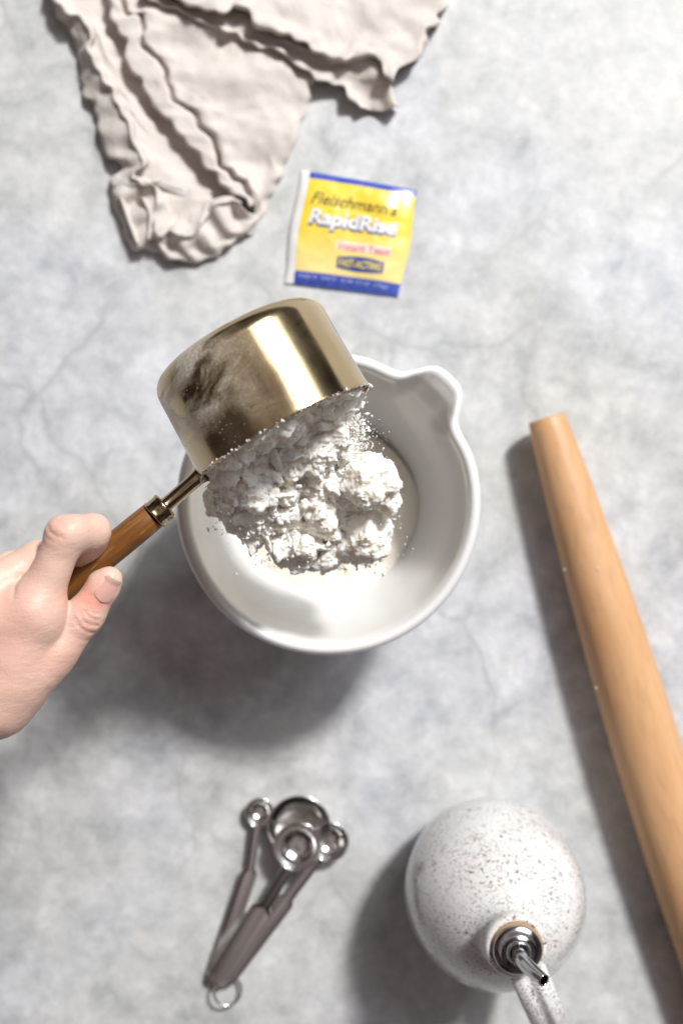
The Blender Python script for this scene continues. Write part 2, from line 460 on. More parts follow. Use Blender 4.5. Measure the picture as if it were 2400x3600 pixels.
# flour lying in the bowl
def settled():
    n, k = 120, 60
    c = np.array([BC[0] + .001, BC[1] - .004]); V = []
    for i in range(k + 1):
        for j in range(n):
            th = 2 * math.pi * j / n; s = i / k
            edge = .0565 * (1 + .10 * float(vnoise(np.array([math.cos(th), math.sin(th), 0.]), 2.5, 3)))
            p = c + np.array([math.cos(th), math.sin(th)]) * edge * s
            rr = np.linalg.norm(p - BC)
            z = .046 - .011 * s ** 2
            z += .008 * float(fbm(np.array([p[0], p[1], 0.]), 60, 4, 5)) * (1 - s ** 4)
            V.append((p[0], p[1], z))
    base = len(V)
    for j in range(n):
        th = 2 * math.pi * j / n; V.append((BC[0] + .047 * math.cos(th), BC[1] + .047 * math.sin(th), .022))
    Fc = []
    for i in range(k + 1):
        for j in range(n):
            j2 = (j + 1) % n; Fc.append((i * n + j, i * n + j2, (i + 1) * n + j2, (i + 1) * n + j)[::-1])
    o = mesh_obj('flour_heap', V, Fc, MAT['flour_low'])
    tag(o, 'soft cream heap of flour settled in the bottom of the white bowl', 'flour', kind='stuff')
settled()

# ------------------------------------------------------------------ measuring cup
G = 1.10                                    # size factor of the hand and cup
CUPC = W(1006, 1527, .205)
CUPA = np.array([.488, -.873, .035]); CUPA /= np.linalg.norm(CUPA)
CUPR = .0460; CUPD = .0515
def cup():
    t = empty('measuring_cup', CUPC, 'brass measuring cup with a wooden handle, tipped to pour flour into the bowl', 'measuring cup')
    R, D, T = CUPR, CUPD, .0009
    prof = [(0, -D), (R * .5, -D), (R - .010, -D)]
    for a in np.linspace(0, 90, 9)[1:]:
        a = math.radians(a); prof.append((R - .010 + .009 * math.sin(a), -D + .009 - .009 * math.cos(a)))
    prof += [(R - .0006, -.02), (R - .0002, -.004), (R + .0002, -.0012), (R + .0003, -.0003), (R, .0002), (R - .0006, 0), (R - .0009, -.001), (R - .0012, -.006), (R - .0015, -.02), (R - .0018, -D + .010)]
    for a in np.linspace(90, 0, 7)[1:]:
        a = math.radians(a); prof.append((R - .0105 + .0085 * math.sin(a), -D + .0095 - .0085 * math.cos(a)))
    prof += [(R * .5, -D + .0010), (0, -D + .0010)]
    # the mesh is built in its own frame so the flour film can follow the wall
    a, u, v = frame(CUPA)
    P, Fc = lathe(prof, n=160)
    me = mesh_obj('cup_body', P, Fc, MAT['brass_dust'])
    # local axes: z = cup axis, x = along the rim towards the right, y = towards the camera
    x = np.array([.873, .488, 0.]); x -= CUPA * x.dot(CUPA); x /= np.linalg.norm(x); y = np.cross(CUPA, x)
    me.parent = t
    mtx = Matrix(((x[0], y[0], CUPA[0], 0), (x[1], y[1], CUPA[1], 0), (x[2], y[2], CUPA[2], 0), (0, 0, 0, 1)))
    me.matrix_local = mtx
    # handle
    s0 = CUPC - x * (R - .0005) - CUPA * .003
    e_ = W(584, 1776, .207)                # ferrule front end
    d = (e_ - s0); d /= np.linalg.norm(d)
    L = np.linalg.norm(e_ - s0)
    V, Fc = lathe([(0, -.001), (.0045, -.001), (.0039, .002), (.0036, .006), (.0036, L - .001), (.0041, L), (.0049, L + .001), (0, L + .001)], s0, d, 40)
    mesh_obj('stem', V, Fc, MAT['brass'], t)
    V, Fc = lathe([(r * G, h_ * G) for r, h_ in [(0, 0), (.0056, 0), (.0063, .0004), (.0066, .0012), (.0062, .0018), (.0062, .0055), (.0066, .0062), (.0066, .0068), (.0062, .0072), (0, .0072)]], e_ + d * -.0002, d, 64)
    mesh_obj('ferrule', V, Fc, MAT['brass'], t)
    # the grip dips a little into the palm
    d = W(347, 1966, .207) - e_; d /= np.linalg.norm(d); d = d - np.array([0, 0, .085]); d /= np.linalg.norm(d)
    e2 = e_ + d * .0069 * G
    wd = mat_wood('oiled_wood', (.13, .050, .011), (.19, .076, .016), (.24, .105, .026), (0, 0, 0), 10, 420, .42, streak=(.55, .36, .17))
    P, Fc = lathe([(r * G, h_ * G) for r, h_ in [(0, 0), (.0058, 0), (.0062, .0005), (.0064, .012), (.0065, .035), (.0064, .055), (.0060, .061), (.0045, .064), (0, .065)]], n=64)
    o = mesh_obj('handle', P, Fc, wd)
    A, U, Vv = frame(d)
    o.parent = t
    m4 = Matrix(((U[0], Vv[0], A[0], e2[0] - CUPC[0]), (U[1], Vv[1], A[1], e2[1] - CUPC[1]), (U[2], Vv[2], A[2], e2[2] - CUPC[2]), (0, 0, 0, 1)))
    o.matrix_local = m4
    return e_, d, x, y
FER, HD, CX, CY = cup()

# ------------------------------------------------------------------ flour tumbling out of the cup
def polytope_field(f, xs, ys, zs, c, R, seed, stretch=(1, 1, 1), nP=11, kk=.0012):
    r_ = np.random.default_rng(seed)
    m = R * 1.35
    ix = [np.searchsorted(a, [c[k] - m, c[k] + m]) for k, a in enumerate((xs, ys, zs))]
    if any(i[0] >= i[1] for i in ix): return
    sl = tuple(slice(i[0], i[1]) for i in ix)
    X, Y, Z = np.meshgrid(xs[sl[0]] - c[0], ys[sl[1]] - c[1], zs[sl[2]] - c[2], indexing='ij')
    n = r_.normal(size=(nP, 3)); n /= np.linalg.norm(n, axis=1)[:, None]
    q_, _ = np.linalg.qr(r_.normal(size=(3, 3)))
    X, Y, Z = (q_[0, 0] * X + q_[0, 1] * Y + q_[0, 2] * Z, q_[1, 0] * X + q_[1, 1] * Y + q_[1, 2] * Z, q_[2, 0] * X + q_[2, 1] * Y + q_[2, 2] * Z)
    d = np.sqrt((X / stretch[0]) ** 2 + (Y / stretch[1]) ** 2 + (Z / stretch[2]) ** 2) - R
    for q in n:
        rad = R * (.62 + .34 * r_.random())
        v = (X * q[0] / stretch[0] + Y * q[1] / stretch[1] + Z * q[2] / stretch[2]) - rad
        d = np.maximum(d, v)
    g = f[sl]
    h = np.clip(.5 + .5 * (g - d) / kk, 0, 1)
    f[sl] = g * (1 - h) + d * h - kk * h * (1 - h)

def crumbs(pts, sizes, seed):
    """tiny angular crumbs: jittered octahedra joined in one list"""
    r_ = np.random.default_rng(seed); V = []; Fc = []
    base = np.array([(1, 0, 0), (-1, 0, 0), (0, 1, 0), (0, -1, 0), (0, 0, 1), (0, 0, -1)], float)
    fc = [(0, 2, 4), (2, 1, 4), (1, 3, 4), (3, 0, 4), (2, 0, 5), (1, 2, 5), (3, 1, 5), (0, 3, 5)]
    for p, s in zip(pts, sizes):
        b = base * (r_.random((6, 1)) * .7 + .65) + r_.normal(size=(6, 3)) * .22
        k = len(V); V += list(p + b * s); Fc += [tuple(k + i for i in t) for t in fc]
    return V, Fc

def zone(px, py):
    """height of the falling stream under a photo position: drops with distance from the cup mouth"""
    t = ((px - 1006) * .488 + (py - 1527) * .873) / 520.0
    return .200 - .060 * max(0, t) ** .9

def inpoly(x, y, poly):
    c = False; n = len(poly); j = n - 1
    for i in range(n):
        xi, yi = poly[i]; xj, yj = poly[j]
        if (yi > y) != (yj > y) and x < (xj - xi) * (y - yi) / (yj - yi) + xi: c = not c
        j = i
    return c
D = lambda cx, cy: (700 + cx / 1.96, 1350 + cy / 1.96)      # the 800 px detail crop
def falling():
    h = .00060
    xs = np.arange(-.084, .060, h); ys = np.arange(-.045, .080, h); zs = np.arange(.100, .252, h)
    f = np.full((len(xs), len(ys), len(zs)), .01, np.float32)
    poly = [D(*p) for p in ((70, 680), (130, 760), (200, 860), (290, 920), (380, 1010), (470, 1110), (600, 1160), (760, 1200), (860, 1240),
                            (1000, 1190), (1100, 1130), (1180, 1010), (1200, 900), (1260, 760), (1240, 640), (1130, 560), (1010, 470), (960, 330), (1000, 190), (900, 180),
                            (560, 360), (250, 520))]
    r_ = np.random.default_rng(11)
    # broad sloping body under the mouth
    big = []
    tries = 0
    while len(big) < 120 and tries < 4000:
        tries += 1
        px = r_.uniform(700, 1360); py = r_.uniform(1420, 2000)
        if not inpoly(px, py, poly): continue
        z = zone(px, py) - r_.uniform(.005, .026)
        big.append((px, py, z, r_.uniform(.006, .0125)))
    for k, (px, py, z, R) in enumerate(big):
        st = np.clip(1 + r_.normal(size=3) * .3, .6, 1.7)
        polytope_field(f, xs, ys, zs, W(px, py, z), R, 100 + k, tuple(st), nP=9, kk=.0034)
    med = 0; tries = 0
    while med < 620 and tries < 12000:
        tries += 1
        px = r_.uniform(700, 1380); py = r_.uniform(1420, 2010)
        if not inpoly(px, py, poly): continue
        z = zone(px, py) + r_.uniform(-.012, .006)
        R = r_.uniform(.0014, .0040) * (1.0 if r_.random() < .8 else 1.4)
        st = np.clip(1 + r_.normal(size=3) * .35, .5, 1.8)
        polytope_field(f, xs, ys, zs, W(px, py, z), R, 900 + med, tuple(st), nP=8, kk=.0013)
        med += 1
    for k in range(46):
        while True:
            px = r_.uniform(760, 1280); py = r_.uniform(1500, 1990)
            if inpoly(px, py, poly): break
        polytope_field(f, xs, ys, zs, W(px, py, zone(px, py) + r_.uniform(-.004, .006)), r_.uniform(.005, .0085), 5000 + k,
                       (r_.uniform(1.0, 1.5), r_.uniform(.8, 1.3), .34), nP=7, kk=.0006)
    for k in range(60):
        th = r_.uniform(0, 2 * math.pi); rr = CUPR * .80 * math.sqrt(r_.random()); al_ = r_.uniform(-.005, .003)
        if math.sin(th) < -.2: continue
        polytope_field(f, xs, ys, zs, CUPC + CX * math.cos(th) * rr + CY * math.sin(th) * rr + CUPA * al_, r_.uniform(.003, .0065), 7000 + k,
                       (r_.uniform(.8, 1.5), r_.uniform(.8, 1.3), r_.uniform(.35, .9)), nP=8, kk=.001)
    # packed flour still in the mouth, filling the lower part of the cup
    X, Y, Z = np.meshgrid(xs, ys, zs, indexing='ij')
    P = np.stack([X, Y, Z], -1) - CUPC.astype(np.float32)
    al = P @ CUPA; lx = P @ CX; ly = P @ CY
    rad = np.sqrt(lx ** 2 + ly ** 2)
    P0 = np.stack([X, Y, Z], -1)
    n1 = fbm(P0, 120, 3, 4); n2 = vnoise(P0, 420, 8); n3 = vnoise(P0, 760, 9); n4 = vnoise(P0, 1300, 10)
    plug = np.maximum.reduce([rad - (CUPR - .0028), al - (-.0015 + .010 * n1 + .004 * n2) - .004 * (ly < 0), -(al + .020), ly - (.0435 + .005 * n1)])
    f = np.minimum(f, plug)
    # nothing may pass through the cup wall
    wall = np.maximum(al - .0004, CUPR - .0022 - rad)
    f = f + .0024 * n1 - .0024 * np.abs(n2) + .0018 * np.abs(n3) + .0010 * n4 + .0003
    shell = (al < .0008) & (rad > CUPR - .0024)
    f[shell] = np.maximum(f[shell], .001)
    V, Q = surface_nets(f, xs, ys, zs)
    Fc = [tuple(q) for q in Q.tolist()]
    V = list(V)
    # loose crumbs and dust
    pts = []; sz = []
    def spray(cx, cy, sx, sy, n, s0, s1, dz=.004):
        for _ in range(n):
            px, py = D(cx + r_.normal() * sx, cy + r_.normal() * sy)
            z = zone(px, py) + r_.normal() * dz
            p = W(px, py, z)
            a = (p - CUPC) @ CUPA
            if a < .001: continue
            pts.append(p); sz.append(s0 + (s1 - s0) * r_.random() ** 2.5)
    spray(1060, 330, 55, 90, 300, .0003, .0013)
    spray(1000, 420, 60, 70, 130, .0003, .0014)
    spray(1200, 540, 80, 50, 60, .0003, .0011, .01)
    spray(160, 800, 50, 70, 130, .0003, .0013)
    spray(270, 930, 60, 60, 110, .0003, .0014)
    spray(420, 1080, 90, 60, 60, .0003, .0014, .008)
    spray(700, 1200, 160, 50, 60, .0003, .0013, .01)
    spray(1100, 1190, 100, 50, 80, .0004, .0016, .01)
    spray(700, 700, 240, 200, 1100, .0002, .0011, .003)
    spray(1130, 420, 70, 90, 260, .00015, .0005, .006)
    spray(220, 900, 70, 90, 260, .00015, .0005, .005)
    spray(800, 1180, 260, 60, 260, .00015, .0005, .008)
    spray(1330, 900, 60, 150, 60, .0003, .0008, .02)
    # crumbs stuck along the rim of the cup
    for _ in range(150):
        th = np.clip(r_.choice([.25, .9, 1.5, 2.2, 2.6, 3.0]) + r_.normal() * .16, -.05, math.pi + .05)
        p = CUPC + CX * math.cos(th) * (CUPR + .0004) + CY * math.sin(th) * (CUPR + .0004) + CUPA * r_.normal() * .0006
        pts.append(p); sz.append(.00022 + .0008 * r_.random() ** 5)
    cv, cf = crumbs(pts, sz, 5)
    k = len(V); V += cv; Fc += [tuple(k + i for i in t) for t in cf]
    o = mesh_obj('falling_flour', np.array(V), Fc, [MAT['flour'], MAT['flour_dust']], fmat=[0] * (len(Fc) - len(cf)) + [1] * len(cf))
    tag(o, 'crumbling stream of white flour tumbling from the brass cup towards the bowl', 'flour', kind='stuff')
falling()

def clump(name, cx, cy, R, dz, stretch, seed, label, extra=()):
    """one big lump of packed flour, built as its own thing"""
    px, py = D(cx, cy); z = zone(px, py) + dz; c = W(px, py, z); h = .0006
    m = R * 1.7
    ax = [np.arange(c[k] - m, c[k] + m, h) for k in range(3)]
    f = np.full([len(a) for a in ax], .01, np.float32)
    polytope_field(f, *ax, c, R, seed, stretch, nP=14, kk=.001)
    r_ = np.random.default_rng(seed)
    for k in range(26):
        q = r_.normal(size=3); q /= np.linalg.norm(q); q[2] *= .8
        polytope_field(f, *ax, c + q * R * .62, R * r_.uniform(.18, .42), seed * 31 + k, (1, 1, 1), 8, .0012)
    for (ex, ey, eR) in extra:
        p2 = W(*D(ex, ey), z - .002); polytope_field(f, *ax, p2, eR, seed + int(ex), (1, 1, 1), 12, .001)
    X = np.stack(np.meshgrid(*ax, indexing='ij'), -1)
    f = f + .0020 * fbm(X, 150, 4, seed % 9) - .0020 * np.abs(vnoise(X, 400, 3)) + .0015 * np.abs(vnoise(X, 760, 5)) + .0008 * vnoise(X, 1300, 6)
    V, Q = surface_nets(f, *ax)
    o = mesh_obj(name, V, Q, MAT['flour'])
    tag(o, label, 'flour clump', 'packed flour clumps falling from the cup')
clump('flour_clump', 1190, 680, .0165, .010, (1.15, 1.1, .8), 21, 'largest bright flour clump, at the right edge of the falling flour', ((1290, 830, .0065), (1050, 620, .007)))
clump('flour_clump', 1150, 1030, .0170, .006, (1.2, 1.0, .8), 35, 'angular flour clump just below the largest clump, nearest the heap in the bowl', ((1240, 990, .007), (1080, 1180, .0055)))
clump('flour_clump', 390, 740, .0130, .002, (1.2, 1.0, .7), 52, 'ragged flour clump on the left of the stream, below the cup stem')
clump('flour_clump', 720, 1130, .0075, .010, (1.1, 1.1, .7), 71, 'small smooth pale flour clump at the lower middle of the falling flour')
clump('flour_clump', 900, 1180, .0075, .004, (1.3, 1.0, .7), 83, 'lowest flour clump hanging over the cream heap in the bowl')

# ------------------------------------------------------------------ hand
def Hc(cx, cy, zmm): return W(cx / 1.96, 1650 + cy / 1.96, .2085 + (zmm - 255) * G / 1000.)
def hand():
    def ax_(lo, mid, hi, a, b):
        return np.concatenate([np.arange(lo, mid, a), np.arange(mid, hi, b)])
    h = .0008
    xs = ax_(-.37, -.172, -.086, .0028, h); ys = ax_(-.24, -.122, .022, .0028, h); zs = np.arange(.166, .270, h)
    X, Y, Z = [a.astype(np.float32) for a in np.meshgrid(xs, ys, zs, indexing='ij')]
    def cone(a, b, ra, rb, sz=1.0):
        a = np.array(a); b = np.array(b)
        d = b - a; L = d @ d
        PX, PY, PZ = X - a[0], Y - a[1], Z - a[2]
        t = np.clip((PX * d[0] + PY * d[1] + PZ * d[2]) / L, 0, 1)
        return np.sqrt((PX - t * d[0]) ** 2 + (PY - t * d[1]) ** 2 + ((PZ - t * d[2]) * sz) ** 2) - (ra + (rb - ra) * t)
    def smin(a, b, k):
        hh = np.clip(.5 + .5 * (b - a) / k, 0, 1); return b * (1 - hh) + a * hh - k * hh * (1 - hh)
    J = Hc
    mm = .001 * G
    wr = J(-700, 1500, 270)
    # index finger
    i0, i1, i2, i3 = J(225, 990, 273), J(460, 462, 276), J(645, 424, 265), J(650, 590, 246)
    idx = smin(cone(i0, i1, 9.7 * mm, 7.2 * mm), cone(i1, i2, 7.3 * mm, 7.0 * mm), .006)
    idx = smin(idx, cone(i1 + [-.0014, .0016, .0003], i1 + [.003, .0022, .0002], 6.8 * mm, 7.0 * mm), .003)
    idx = smin(idx, cone(i2, i3, 6.9 * mm, 6.0 * mm), .003)
    # middle, ring, little fingers (mostly behind)
    m0, m1, m2, m3 = J(-230, 930, 276), J(258, 628, 262), J(430, 690, 243), J(430, 860, 238)
    mid = smin(smin(cone(m0, m1, 10.4 * mm, 8.0 * mm), cone(m1, m2, 7.8 * mm, 7 * mm), .004), cone(m2, m3, 7 * mm, 6 * mm), .003)
    r0, r1, r2, r3 = J(-480, 900, 270), J(100, 690, 251), J(260, 800, 236), J(250, 980, 236)
    rin = smin(smin(cone(r0, r1, 10 * mm, 7.6 * mm), cone(r1, r2, 7.4 * mm, 6.6 * mm), .004), cone(r2, r3, 6.6 * mm, 5.8 * mm), .003)
    l0, l1, l2 = J(-650, 950, 262), J(-130, 880, 243), J(60, 1010, 233)
    lit = smin(cone(l0, l1, 9 * mm, 6.8 * mm), cone(l1, l2, 6.6 * mm, 5.6 * mm), .004)
    # back of the hand
    idx = smin(idx, cone(J(550, 442, 271), J(590, 438, 269), 7.6 * mm, 7.4 * mm), .003)
    pal = cone(i0, wr + [.0, .006, 0], 12.0 * mm, 17 * mm)
    pal = smin(pal, cone(m0, wr, 12.5 * mm, 18 * mm), .012)
    pal = smin(pal, cone(r0, wr + [-.004, .016, 0], 12 * mm, 17 * mm), .012)
    pal = smin(pal, cone(J(210, 1010, 269), J(40, 1330, 266), 11 * mm, 13.5 * mm), .010)
    # forearm
    fa = J(-2500, 2700, 262)
    arm = smin(cone(wr + [0, .012, 0], fa + [0, .016, 0], 20 * mm, 29 * mm), cone(wr + [0, -.010, 0], fa + [0, -.012, 0], 20 * mm, 29 * mm), .01)
    pal = smin(pal, arm, .02)
    # thenar and thumb
    t0, t1, t2, t3 = J(-30, 1490, 262), J(345, 1270, 263), J(578, 1010, 264), J(718, 800, 264)
    th = cone(t0, t1, 16.5 * mm, 10.0 * mm)
    th = smin(th, cone(J(-500, 1640, 264), t0, 19 * mm, 16.5 * mm), .012)
    th = smin(th, cone(t1, t2, 9.8 * mm, 8.1 * mm), .006)
    th = smin(th, cone(t2, t3, 8.0 * mm, 6.7 * mm), .003)
    th = smin(th, cone(t3, J(758, 752, 265), 6.6 * mm, 4.9 * mm), .003)
    pal = smin(pal, cone(J(228, 1010, 270), J(110, 1330, 269), 11.2 * mm, 12.2 * mm), .010)
    pal = smin(pal, cone(J(100, 1330, 270), J(-60, 1580, 267), 12.5 * mm, 15 * mm), .010)
    idx = smin(idx, cone(J(610, 470, 264), J(560, 590, 254), 6.4 * mm, 5.8 * mm), .004)
    f = smin(pal, idx, .007)
    f = smin(f, mid, .0022); f = smin(f, rin, .002); f = smin(f, lit, .002)
    # thumb joins: tight near the finger, broad at its root
    tt = np.clip(((Y - J(350, 1150, 265)[1]) / -.022), 0, 1)
    hh_k = .0012 + .012 * tt
    hh = np.clip(.5 + .5 * (th - f) / hh_k, 0, 1); f = th * (1 - hh) + f * hh - hh_k * hh * (1 - hh)
    # grip surface: fingers press against the handle but do not enter it
    a = FER; d = HD; ztop = Hc(0, 0, 262)[2]
    PX, PY, PZ = X - a[0], Y - a[1], Z - a[2]
    t = PX * d[0] + PY * d[1] + PZ * d[2]
    rad = np.sqrt((PX - t * d[0]) ** 2 + (PY - t * d[1]) ** 2 + (PZ - t * d[2]) ** 2)
    f = np.maximum(f, np.where(t < .0625 * G + .012, .0064 * G - rad, -1))
    # creases: polylines in crop coordinates, depth and width in metres
    def groove(pts, depth, wid):
        nonlocal f
        P = [Hc(x, y, 272)[:2] for x, y in pts]
        best = None
        for p, q in zip(P[:-1], P[1:]):
            e_ = q - p; L = e_ @ e_
            tt_ = np.clip(((X[:, :, 0] - p[0]) * e_[0] + (Y[:, :, 0] - p[1]) * e_[1]) / L, 0, 1)
            dd = (X[:, :, 0] - p[0] - tt_ * e_[0]) ** 2 + (Y[:, :, 0] - p[1] - tt_ * e_[1]) ** 2
            best = dd if best is None else np.minimum(best, dd)
        f += (depth * 1.7 * np.exp(-best / wid ** 2))[:, :, None] * (Z > ztop)
    groove([(375, 385), (400, 425), (440, 455), (490, 465)], .00042, .0006)
    groove([(390, 360), (430, 350), (480, 372), (505, 420)], .00022, .0006)
    groove([(345, 440), (390, 480), (450, 500)], .00022, .0006)
    groove([(330, 500), (370, 530), (430, 545)], .00016, .0006)
    groove([(555, 990), (570, 1040), (605, 1075), (650, 1085)], .00050, .0006)
    groove([(585, 985), (610, 1020), (650, 1040), (668, 1045)], .00040, .00055)
    groove([(525, 1030), (545, 1085), (590, 1125), (620, 1135)], .00042, .0006)
    groove([(620, 980), (650, 1000), (690, 1005)], .00030, .0005)
    groove([(600, 1050), (640, 1062)], .00030, .0005)
    groove([(500, 1150), (560, 1190), (590, 1195)], .00016, .0006)
    groove([(150, 730), (140, 800), (150, 850)], .0005, .0012)
    # soft knuckle bumps and tendons
    def bumpv(cx, cy, r, hgt):
        nonlocal f
        p = Hc(cx, cy, 285)[:2]
        f -= (hgt * np.exp(-((X[:, :, 0] - p[0]) ** 2 + (Y[:, :, 0] - p[1]) ** 2) / r ** 2))[:, :, None] * (Z > ztop)
    bumpv(425, 415, .003, .0004); bumpv(235, 960, .006, .0006); bumpv(610, 1030, .003, .0006); bumpv(400, 1290, .006, .0008)
    groove([(-20, 1150), (-300, 1420)], .0006, .006)
    f += .0005 * fbm(np.stack([X, Y, Z], -1), 90, 2, 2)
    V, Q = surface_nets(f, xs, ys, zs)
    V = smooth_verts(V, Q, 2, .5)
    t_ = empty('person', Hc(0, 1400, 262), 'bare left hand reaching in from the left, gripping the wooden cup handle', 'person')
    o = mesh_obj('hand', V, Q, MAT['skin'], t_)
    # colour of the skin: pinker knuckles and cuticle
    tone = np.zeros(len(V))
    for cx, cy, r, s in ((640, 880, .0055, .75), (690, 915, .0035, .9), (560, 900, .007, .35), (450, 410, .006, .28), (235, 970, .012, .22), (610, 1060, .005, .35), (620, 1150, .005, .25), (720, 760, .004, .3), (50, 1350, .02, .18), (150, 1150, .009, .14), (330, 620, .006, .16), (420, 1300, .008, .20), (540, 340, .005, .2)):
        p = Hc(cx, cy, 268)[:2]
        tone += s * np.exp(-((V[:, 0] - p[0]) ** 2 + (V[:, 1] - p[1]) ** 2) / r ** 2)
    at = o.data.attributes.new('tone', 'FLOAT', 'POINT'); at.data.foreach_set('value', np.clip(tone, 0, 1).astype(np.float32))
    # thumb nail: project a curved plate on the thumb from its own side
    ctr = Hc(742, 812, 266); ln = Hc(790, 722, 266) - Hc(690, 898, 266); ln[2] = 0; ln /= np.linalg.norm(ln)
    side = np.array([-ln[1], ln[0], 0]); side = side if side[0] > 0 else -side
    nrm = side * math.sin(math.radians(34)) + np.array([0, 0, 1]) * math.cos(math.radians(34))
    tan = np.cross(ln, nrm); tan = tan / np.linalg.norm(tan)
    a = Hc(578, 1010, 264); b = Hc(758, 752, 265)
    A0 = t3 + (t2 - t3) * .30; A1 = J(758, 752, 265); dn = A1 - A0; Ln = np.linalg.norm(dn); dn = dn / Ln
    nn = np.array([.866, -.5, 0]); nn = nn * math.sin(math.radians(30)) + np.array([0, 0, 1.]) * math.cos(math.radians(30))
    nn -= dn * nn.dot(dn); nn /= np.linalg.norm(nn); sd = np.cross(dn, nn)
    pts = []; Fc = []; nu, nv = 18, 24
    for i in range(nv + 1):
        v_ = i / nv; uu = .0004 + v_ * .0124
        tq = uu / Ln; r = (7.15 - 1.75 * np.clip(tq, 0, 1) ** 1.6) * mm if tq < 1 else 5.4 * mm
        w_ = math.radians(46) * (math.sqrt(max(0, 1 - ((.32 - v_) / .32) ** 2)) * .85 + .15 if v_ < .32 else (1 if v_ < .8 else 1 - .35 * ((v_ - .8) / .2) ** 2))
        for j in range(nu + 1):
            a_ = (j / nu * 2 - 1) * w_; cc = A0 + dn * uu
            rr = r + .00030 + .0002 * math.cos(a_) - .0004 * (abs(j / nu * 2 - 1) ** 4)
            pts.append(cc + (nn * math.cos(a_) + sd * math.sin(a_)) * rr)
    for i in range(nv):
        for j in range(nu):
            k = i * (nu + 1) + j; Fc.append((k, k + 1, k + nu + 2, k + nu + 1))
    mn = M('nail'); uv = None
    mn.set(Base_Color=mn.mix(mn.noise(200), (.62, .33, .28), (.66, .39, .33)), Roughness=.22, Coat_Weight=.3, Subsurface_Weight=.2, Subsurface_Scale=.002)
    tip = plain('nail_tip', (.66, .47, .36), .25)
    fm = [1 if (i >= nv - 3) else 0 for i in range(nv) for j in range(nu)]
    n_ = mesh_obj('thumbnail', pts, Fc, [mn.m, tip], t_, fmat=fm)
    so = n_.modifiers.new('s', 'SOLIDIFY'); so.thickness = .0005; so.offset = -1
hand()

# ------------------------------------------------------------------ rolling pin
def pin():
    c0 = W(1919, 1468, .023); d = np.array([.2905, -.957, 0]); d /= np.linalg.norm(d)
    L = .50; prof = [(0, 0)]
    re = .0122
    prof += [(re - .0016, 0), (re - .0004, .0005), (re, .0016)]
    for s in np.linspace(.02, .98, 40):
        r = re + (.0223 - re) * (1 - abs(2 * s - 1) ** 1.9) ** .95
        prof.append((r, s * L))
    prof += [(re, L - .0016), (re - .0016, L), (0, L)]
    P, Fc = lathe(prof, n=96)
    md = mat_wood('beech', (.55, .305, .145), (.60, .345, .175), (.65, .39, .21), (0, 0, 0), 5, 38, .45)
    o = mesh_obj('rolling_pin', P, Fc, md)
    a, u, v = frame(d)
    o.matrix_world = Matrix(((u[0], v[0], a[0], c0[0]), (u[1], v[1], a[1], c0[1]), (u[2], v[2], a[2], c0[2]), (0, 0, 0, 1)))
    tag(o, 'long tapered beech rolling pin lying at the right of the bowl', 'rolling pin')
    for px, py, s in ((1985, 2004, .0014), (2100, 2001, .0016), (2094, 2418, .0009)):
        # specks of flour lying on the wood
        best = None
        z = .044
        for _ in range(6):
            p = W(px, py, z); rel = p - c0; t = rel @ d; off = abs(np.cross(d[:2], rel[:2]))
            r = np.interp(t, [q[1] for q in prof[3:44]], [q[0] for q in prof[3:44]])
            z = .023 + math.sqrt(max(r * r - off * off, 1e-8))
        p = W(px, py, z)
        V, Fc = crumbs([p], [s], int(px))
        loc = [list(o.matrix_world.inverted() @ Vector(x)) for x in V]
        q = mesh_obj('flour_speck', loc, Fc, MAT['flour'], smooth=False); q.parent = o
pin()

# ------------------------------------------------------------------ speckled oil bottle
BX, BY = .0950, -.2365
def bottle():
    t = empty('oil_bottle', (BX, BY, 0), 'white speckled ceramic oil bottle with a side handle, beside the rolling pin', 'bottle')
    prof = [(0, .002), (.030, .002), (.034, 0), (.038, .002), (.0445, .012), (.0515, .028), (.0552, .048), (.0553, .060), (.0520, .078), (.0455, .092), (.037, .104),
            (.028, .113), (.0205, .119), (.0172, .1235), (.0162, .127), (.0165, .1295), (.0173, .132), (.0174, .135), (.0166, .1372), (.0150, .138), (.0136, .1372), (.0130, .134), (.0128, .120)]
    q = cr_curve(prof, 160); V, Fc = lathe(q, (BX, BY, 0), n=160)
    mesh_obj('bottle_body', V, Fc, MAT['speckle'], t)
    o = np.array([BX, BY, 0])
    dr = np.array([.40, -.917, 0])
    path = [o + dr * .012 + [0, 0, .116], o + dr * .022 + [0, 0, .1215], o + dr * .038 + [0, 0, .1215], o + dr * .056 + [0, 0, .112], o + dr * .068 + [0, 0, .09], o + dr * .066 + [0, 0, .062], o + dr * .052 + [0, 0, .040]]
    V, Fc = tube(path, [.0085, .0082, .0088, .0092, .0092, .009, .0095], 32, .55, up=(0.001, 0, 1) , smoothn=90) if False else strap(path, dr)
    mesh_obj('bottle_handle', V, Fc, MAT['speckle'], t)
